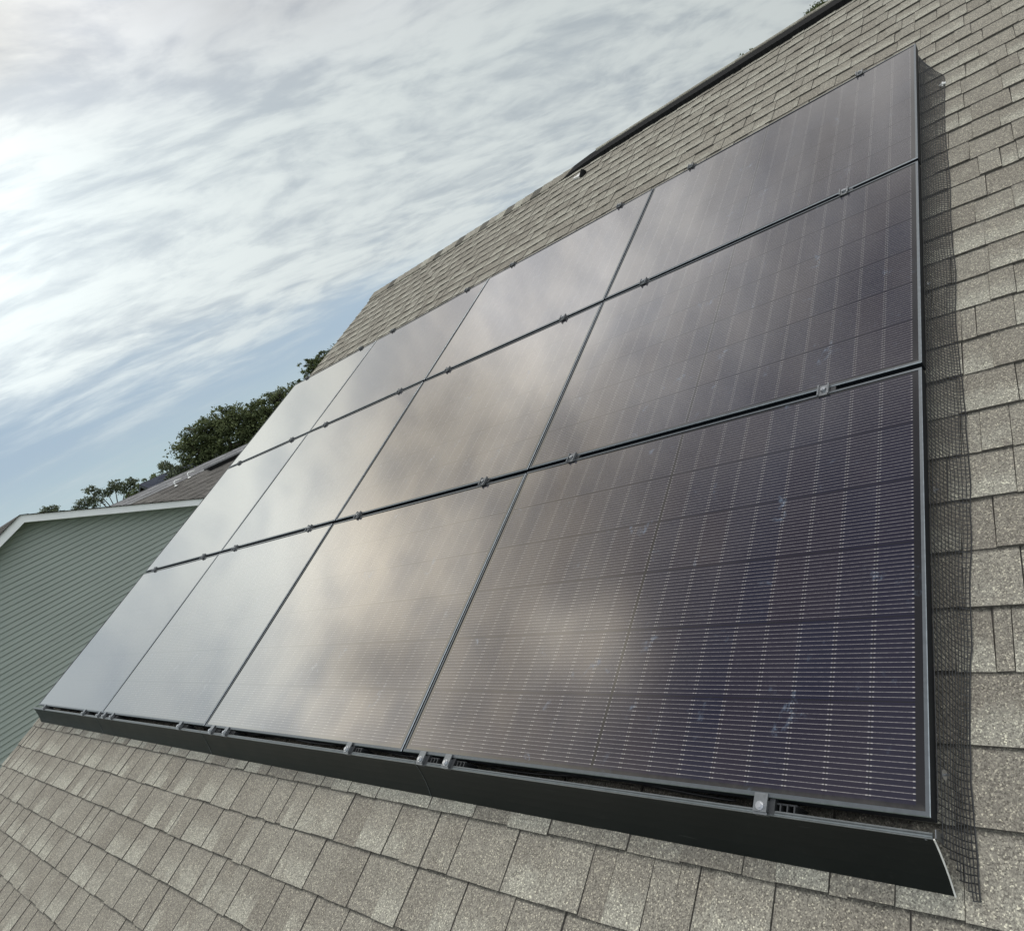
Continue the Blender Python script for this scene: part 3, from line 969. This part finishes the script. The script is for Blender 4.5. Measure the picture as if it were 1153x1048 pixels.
# rake boards and soffit
mb = MB()
bh = 0.128
for (ya, yb) in ((YL, AY), (AY, YR)):
    za, zb = gz(ya), gz(yb)
    f_ = 0.0
    mb.face([(NX + 0.02, ya, za - bh), (NX + 0.02, yb, zb - bh), (NX + 0.02, yb, zb), (NX + 0.02, ya, za)])
    mb.face([(NX + 0.02, ya, za), (NX + 0.02, yb, zb), (NX - 0.01, yb, zb), (NX - 0.01, ya, za)])
    mb.face([(NX + 0.02, ya, za - bh), (NX - 0.01, ya, za - bh), (NX - 0.01, yb, zb - bh), (NX + 0.02, yb, zb - bh)])
    mb.face([(NX - 0.01, ya, za - bh + 0.02), (NX - 0.26, ya, za - bh + 0.02), (NX - 0.26, yb, zb - bh + 0.02), (NX - 0.01, yb, zb - bh + 0.02)])
shift(mb, loc)
mb.build('rake_board', M['white_trim'], ngh)
mb = MB()
def slope_T(sgn):
    # u runs along -x from the gable, v up the slope
    p = PL if sgn < 0 else PR
    L = math.hypot(1, p)
    yb = YL if sgn < 0 else YR
    def T(u, v, n):
        y = yb + (-sgn) * v / L
        z_ = gz(yb) + v * p / L
        return (NX + 0.045 - u, y - (p / L) * n * (1 if sgn < 0 else -1), z_ + n / L + 0.004)
    return T, L * abs(AY - yb)
for sgn in (-1, 1):
    T, ln = slope_T(sgn)
    shingles(mb, T, 0, 10, 0, ln, exp=0.1429, seed=20 + sgn, t1=0.006, t2=0.011, fine=False)
    a, b, c, d = T(0, 0, -0.006), T(10, 0, -0.006), T(10, ln, -0.006), T(0, ln, -0.006)
    mb.face([a, b, c, d], 0, (0.3, 1, 0.2))
shift(mb, loc)
mb.build('roof', M['shingle_far'], ngh)

# ---------------------------------------------------------------- houses further back
def ridge_house(name_label, x_ridge, y0, y1, zr, run, mat_, wallmat, pitch=0.5, vent=False, tabs=True, exp=0.1429, trim='white_trim'):
    """gabled house whose ridge runs along y"""
    root = empty('house', (x_ridge, (y0 + y1) / 2, GZ))
    tag(root, name_label, 'house', 'neighbouring houses')
    L = math.hypot(1, pitch)
    m_ = MB()
    for sgn in (1, -1):
        def T(u, v, n, sgn=sgn):
            return (x_ridge + sgn * (run - v / L), y0 + u, zr - run * pitch + v * pitch / L + n / L)
        if tabs and sgn > 0:
            shingles(m_, T, 0, y1 - y0, 0, run * L, exp=exp, seed=int(abs(x_ridge)), t1=0.007, t2=0.014, wmin=0.15, wmax=0.45, fine=False)
        q = [T(0, 0, -0.01), T(y1 - y0, 0, -0.01), T(y1 - y0, run * L, -0.01), T(0, run * L, -0.01)]
        m_.face(q, 0, (0.4, 1, 0.2))
        q = [T(0, 0, -0.12), T(y1 - y0, 0, -0.12), T(y1 - y0, run * L, -0.12), T(0, run * L, -0.12)]
        m_.face(q, 0, (0.4, 1, 0.2))
    shift(m_, root.location)
    m_.build('roof', mat_, root)
    m_ = MB()
    for yy in (y0 + 0.3, y1 - 0.3):
        m_.face([(x_ridge - run + 0.4, yy, GZ), (x_ridge + run - 0.4, yy, GZ), (x_ridge + run - 0.4, yy, zr - run * pitch + 0.1), (x_ridge, yy, zr - 0.12), (x_ridge - run + 0.4, yy, zr - run * pitch + 0.1)])
    for xx in (x_ridge - run + 0.4, x_ridge + run - 0.4):
        m_.face([(xx, y0 + 0.3, GZ), (xx, y1 - 0.3, GZ), (xx, y1 - 0.3, zr - run * pitch + 0.1), (xx, y0 + 0.3, zr - run * pitch + 0.1)])
    shift(m_, root.location)
    m_.build('wall', wallmat, root)
    for yy in (y0 - 0.02, y1 - 0.01):
        m_ = MB()
        for sgn in (1, -1):
            a, b = (x_ridge, zr), (x_ridge + sgn * run, zr - run * pitch)
            m_.box((0, 0, 0), (1, 0.03, 1), T=lambda p, q, r: (a[0] + (b[0] - a[0]) * p, yy + q, a[1] + (b[1] - a[1]) * p - 0.16 + 0.14 * r))
        shift(m_, root.location)
        m_.build('rake_board', M[trim], root)
    if vent:
        ya, yb = vent
        m_ = MB()
        m_.box((x_ridge - 0.17, ya, zr - 0.075), (x_ridge + 0.17, yb, zr + 0.030))
        shift(m_, root.location)
        m_.build('ridge_vent', M['black_plastic'], root)
        m_ = MB()
        m_.box((x_ridge - 0.15, ya, zr + 0.031), (x_ridge + 0.15, yb, zr + 0.075), 0, (0.7, 0.3, 0.8))
        shift(m_, root.location)
        m_.build('ridge_cap', M['shingle_grey'], root)
    return root
ridge_house('brown shingled house just behind the green house, with a black ridge vent', -20.5, 4.9, 17.0, 1.12, 4.6, M['shingle_far'], M['siding_tan'], vent=(6.9, 13.0), exp=0.19)
ridge_house('light grey roofed house glimpsed behind the brown ridge', -31.0, 7.2, 19.0, 1.42, 4.5, M['shingle_grey'], M['siding_tan'], exp=0.2, trim='dark_metal')
ridge_house('house with a dark slate blue roof below the trees', -44.0, 12.4, 24.0, 1.95, 5.5, M['shingle_dark'], M['dark_metal'], exp=0.25, trim='dark_metal')

# white bent vent pipes on the brown roof
def pipe(loc, dirn, label, sc=1.0):
    root = empty('vent_pipe', loc)
    m_ = MB()
    m_.tube([(0, 0, -0.12 * sc), (0, 0.02 * sc, 0.10 * sc), (dirn[0] * 0.08 * sc, 0.08 * sc, 0.14 * sc), (dirn[0] * 0.3 * sc, 0.40 * sc, 0.10 * sc)], 0.032 * sc, 8)
    m_.build('pipe', M['white_pipe'], root, smooth=True)
    m_ = MB()
    m_.tube([(0, 0, -0.13 * sc), (0, 0, -0.09 * sc)], [0.09 * sc, 0.045 * sc], 10)
    m_.build('boot', M['white_pipe'], root)
    tag(root, label, 'pipe', 'white vent pipes on the far roof')
pipe((-20.35, 6.02, 1.13), (0, 1), 'white bent vent pipe on the brown ridge, left one', 0.5)
pipe((-20.45, 6.42, 1.18), (0, 1), 'white bent vent pipe on the brown ridge, right one nearer the panels', 0.5)

# ---------------------------------------------------------------- hills and trees
def strip_hill():
    m_ = MB()
    pts = []
    n_ = 120
    for i in range(n_ + 1):
        a = math.radians(60 + 150 * i / n_)
        h = 3.5 + 5.0 * noise.noise(Vector((i * 0.07, 2.0, 0))) + 1.6 * noise.noise(Vector((i * 0.5, 5.0, 0)))
        pts.append((a, h))
    for (a, h), (b, h2) in zip(pts, pts[1:]):
        r0, r1, r2 = 320, 420, 560
        P_ = lambda an, r, z_: (r * math.cos(an), r * math.sin(an), z_)
        m_.face([P_(a, r0, GZ), P_(b, r0, GZ), P_(b, r1, GZ + 9 + h2), P_(a, r1, GZ + 9 + h)])
        m_.face([P_(a, r1, GZ + 9 + h), P_(b, r1, GZ + 9 + h2), P_(b, r2, GZ - 1), P_(a, r2, GZ - 1)])
    return m_
m, h, out = mat('wooded hill')
t = h.new('ShaderNodeTexCoord')
n = h.noise(t.outputs['Object'], 0.12, 6.0, 0.7)
principled(h, out, h.mix(h.smooth(n, 0.35, 0.65), (0.035, 0.055, 0.035, 1), (0.075, 0.10, 0.055, 1)), 0.95, 0, 0.1)
tag(strip_hill().build('hills', m, smooth=True), kind='structure')

def tree(label, base, blobs, nleaf, lsize, leafm, barkm, group, seed, trunk_r=0.22, airy=0.0, name='tree'):
    """trunk and limbs reaching into blob centres; leaf faces clumped through each blob"""
    rn = random.Random(seed)
    root = empty(name, (base[0], base[1], GZ))
    bx, by = base
    tb = MB()
    cz = sum(b[2] for b in blobs) / len(blobs)
    fork_z = GZ + (min(b[2] - b[3] * 0.7 for b in blobs) - GZ) * 0.85
    fork = Vector((0, 0, fork_z - GZ))
    tb.tube([(0, 0, 0), (0.05, 0.03, (fork_z - GZ) * 0.5), tuple(fork)], [trunk_r * 1.25, trunk_r, trunk_r * 0.85], 9)
    tips = []
    for (x_, y_, z_, r) in blobs:
        c = Vector((x_ - bx, y_ - by, z_ - GZ))
        midp = (fork + c) / 2 + Vector((rn.uniform(-.3, .3), rn.uniform(-.3, .3), 0.2)) * r * 0.4
        tb.tube([tuple(fork), tuple(midp), tuple(c)], [trunk_r * 0.6, trunk_r * 0.4, trunk_r * 0.22], 6)
        for q in range(7):
            d = Vector((rn.gauss(0, 1), rn.gauss(0, 1), rn.gauss(0.4, 1))).normalized()
            e = c + d * r * rn.uniform(0.6, 0.95)
            tb.tube([tuple(c - d * r * 0.1), tuple((c + e) / 2 + Vector((0, 0, 0.1)) * r), tuple(e)], [trunk_r * 0.2, trunk_r * 0.12, trunk_r * 0.05], 4, caps=False)
    lf = MB()
    tot = sum(b[3] ** 2 for b in blobs)
    for (x_, y_, z_, r) in blobs:
        c = Vector((x_ - bx, y_ - by, z_ - GZ))
        cnt = int(nleaf * r * r / tot)
        per = 26 if tot > 3 else 12
        for k in range(max(3, cnt // per)):
            d = Vector((rn.gauss(0, 1), rn.gauss(0, 1), rn.gauss(0, 1))).normalized()
            rr_ = r * (rn.random() ** 0.35) * (1.0 + 0.22 * noise.noise(d * 2.3 + Vector((seed, 0, 0))))
            cc = c + Vector((d.x * rr_, d.y * rr_, d.z * rr_ * 0.82))
            shade = rn.uniform(0.0, 1.0)
            cr = r * (rn.uniform(0.10, 0.22) if tot > 3 else rn.uniform(0.2, 0.4))
            for q in range(per):
                o_ = cc + Vector((rn.gauss(0, 1), rn.gauss(0, 1), rn.gauss(0, 0.8))) * cr * 0.6
                nrm = Vector((rn.gauss(0, 1), rn.gauss(0, 1), rn.gauss(0.7, 1))).normalized()
                s1 = nrm.orthogonal().normalized()
                s1 = (Matrix.Rotation(rn.random() * 6.28, 3, nrm) @ s1)
                s2 = nrm.cross(s1)
                L = lsize * rn.uniform(0.6, 1.3)
                wd = L * rn.uniform(0.35, 0.6)
                t_ = min(1, max(0, shade * 0.7 + rn.uniform(0, 0.3)))
                lf.face([o_ - s1 * L * 0.5, o_ + s2 * wd * 0.5, o_ + s1 * L * 0.5, o_ - s2 * wd * 0.5], 0, (t_, 0, 0))
    tb.build('trunk', barkm, root, smooth=True)
    lf.build('crown', leafm, root)
    tag(root, label, 'tree', group)
    return root
# positions are read at the distance each tree stands (about 45 m)
G1 = 'trees beyond the neighbouring houses'
tree('large dark broadleaf tree rising behind the brown ridge', (-41.3, 15.8),
     [(-41.7, 14.75, 2.55, 1.05), (-41.4, 15.5, 2.95, 1.1), (-41.1, 16.5, 3.0, 1.2), (-40.7, 17.4, 2.8, 1.2), (-40.3, 18.3, 2.5, 1.2), (-41.6, 14.9, 1.6, 1.15), (-41.2, 16.2, 1.4, 1.6), (-40.6, 17.8, 1.2, 1.6)],
     32000, 0.16, M['leaf'], M['bark'], G1, 11, 0.35)
tree('dark tree half hidden behind the upper left corner of the panels', (-39.6, 19.6),
     [(-39.9, 19.0, 3.0, 0.95), (-39.5, 19.9, 2.9, 1.1), (-39.2, 20.8, 2.3, 1.3), (-39.7, 19.3, 1.4, 1.3)],
     13000, 0.15, M['leaf'], M['bark'], G1, 12, 0.28)
tree('tallest tree tip showing between the panels and the roof edge', (-38.2, 21.8),
     [(-38.6, 21.35, 4.15, 0.68), (-38.2, 22.1, 4.05, 0.8), (-38.7, 20.75, 3.3, 0.6), (-38.0, 23.2, 3.9, 1.0), (-38.3, 22.2, 2.8, 1.1)],
     11000, 0.14, M['leaf'], M['bark'], G1, 13, 0.25)
tree('small airy tree at the left foot of the large dark tree', (-42.3, 12.9),
     [(-42.3, 13.35, 2.2, 0.36), (-42.2, 13.6, 1.7, 0.42), (-42.3, 13.2, 1.55, 0.22)],
     1500, 0.13, M['leaf_grey'], M['bark'], G1, 14, 0.06)
G2 = 'small trees peeping over the white gable trim'
tree('thin sprawling tree above the middle of the white gable trim', (-43.0, 10.6),
     [(-43.1, 10.2, 2.72, 0.24), (-43.05, 10.45, 2.40, 0.22), (-43.0, 10.75, 2.2, 0.25), (-42.9, 11.15, 2.38, 0.32), (-42.9, 11.5, 2.1, 0.38), (-42.8, 11.85, 2.2, 0.25)],
     2300, 0.12, M['leaf_grey'], M['bark'], G2, 15, 0.06)
tree('round thin bush top just left of the sprawling tree', (-43.2, 9.7),
     [(-43.2, 9.8, 2.22, 0.34), (-43.2, 9.5, 2.05, 0.30), (-43.1, 10.15, 2.05, 0.34)],
     1300, 0.11, M['leaf_grey'], M['bark'], G2, 16, 0.05)
tree('smallest tree tip over the left end of the white gable trim', (-43.5, 8.6),
     [(-43.5, 8.40, 2.62, 0.24), (-43.5, 8.78, 2.58, 0.20), (-43.5, 8.55, 2.3, 0.30)],
     1100, 0.11, M['leaf_grey'], M['bark'], G2, 17, 0.05)
tree('bright green rounded tree beside the slate blue roof', (-50.5, 14.1),
     [(-50.5, 14.0, 1.45, 0.8), (-50.4, 15.0, 1.6, 0.9), (-50.3, 16.3, 1.5, 0.9), (-50.2, 17.4, 1.5, 1.0)],
     6500, 0.16, M['leaf_fresh'], M['bark'], G1, 18, 0.2)
G3 = 'tree tips showing above the roof ridge'
tree('dark green tree tip rising highest above the ridge, near the top right', (-3.94, 19.1),
     [(-3.94, 18.8, 5.28, 0.26), (-3.72, 18.8, 5.18, 0.30), (-4.22, 18.75, 5.22, 0.13), (-3.9, 18.8, 4.7, 0.5)],
     2600, 0.08, M['leaf'], M['bark'], G3, 19, 0.1)
tree('yellow green tree tip above the middle of the ridge vent', (-5.9, 18.6),
     [(-6.0, 18.2, 5.08, 0.20), (-5.7, 18.2, 5.06, 0.24), (-5.8, 18.2, 4.5, 0.5)],
     1300, 0.08, M['leaf_fresh'], M['bark'], G3, 20, 0.1)
tree('yellow green tree tip low over the left part of the ridge vent', (-6.9, 18.3),
     [(-6.95, 17.8, 4.94, 0.18), (-6.7, 17.8, 4.85, 0.24)],
     900, 0.08, M['leaf_fresh'], M['bark'], G3, 21, 0.1)
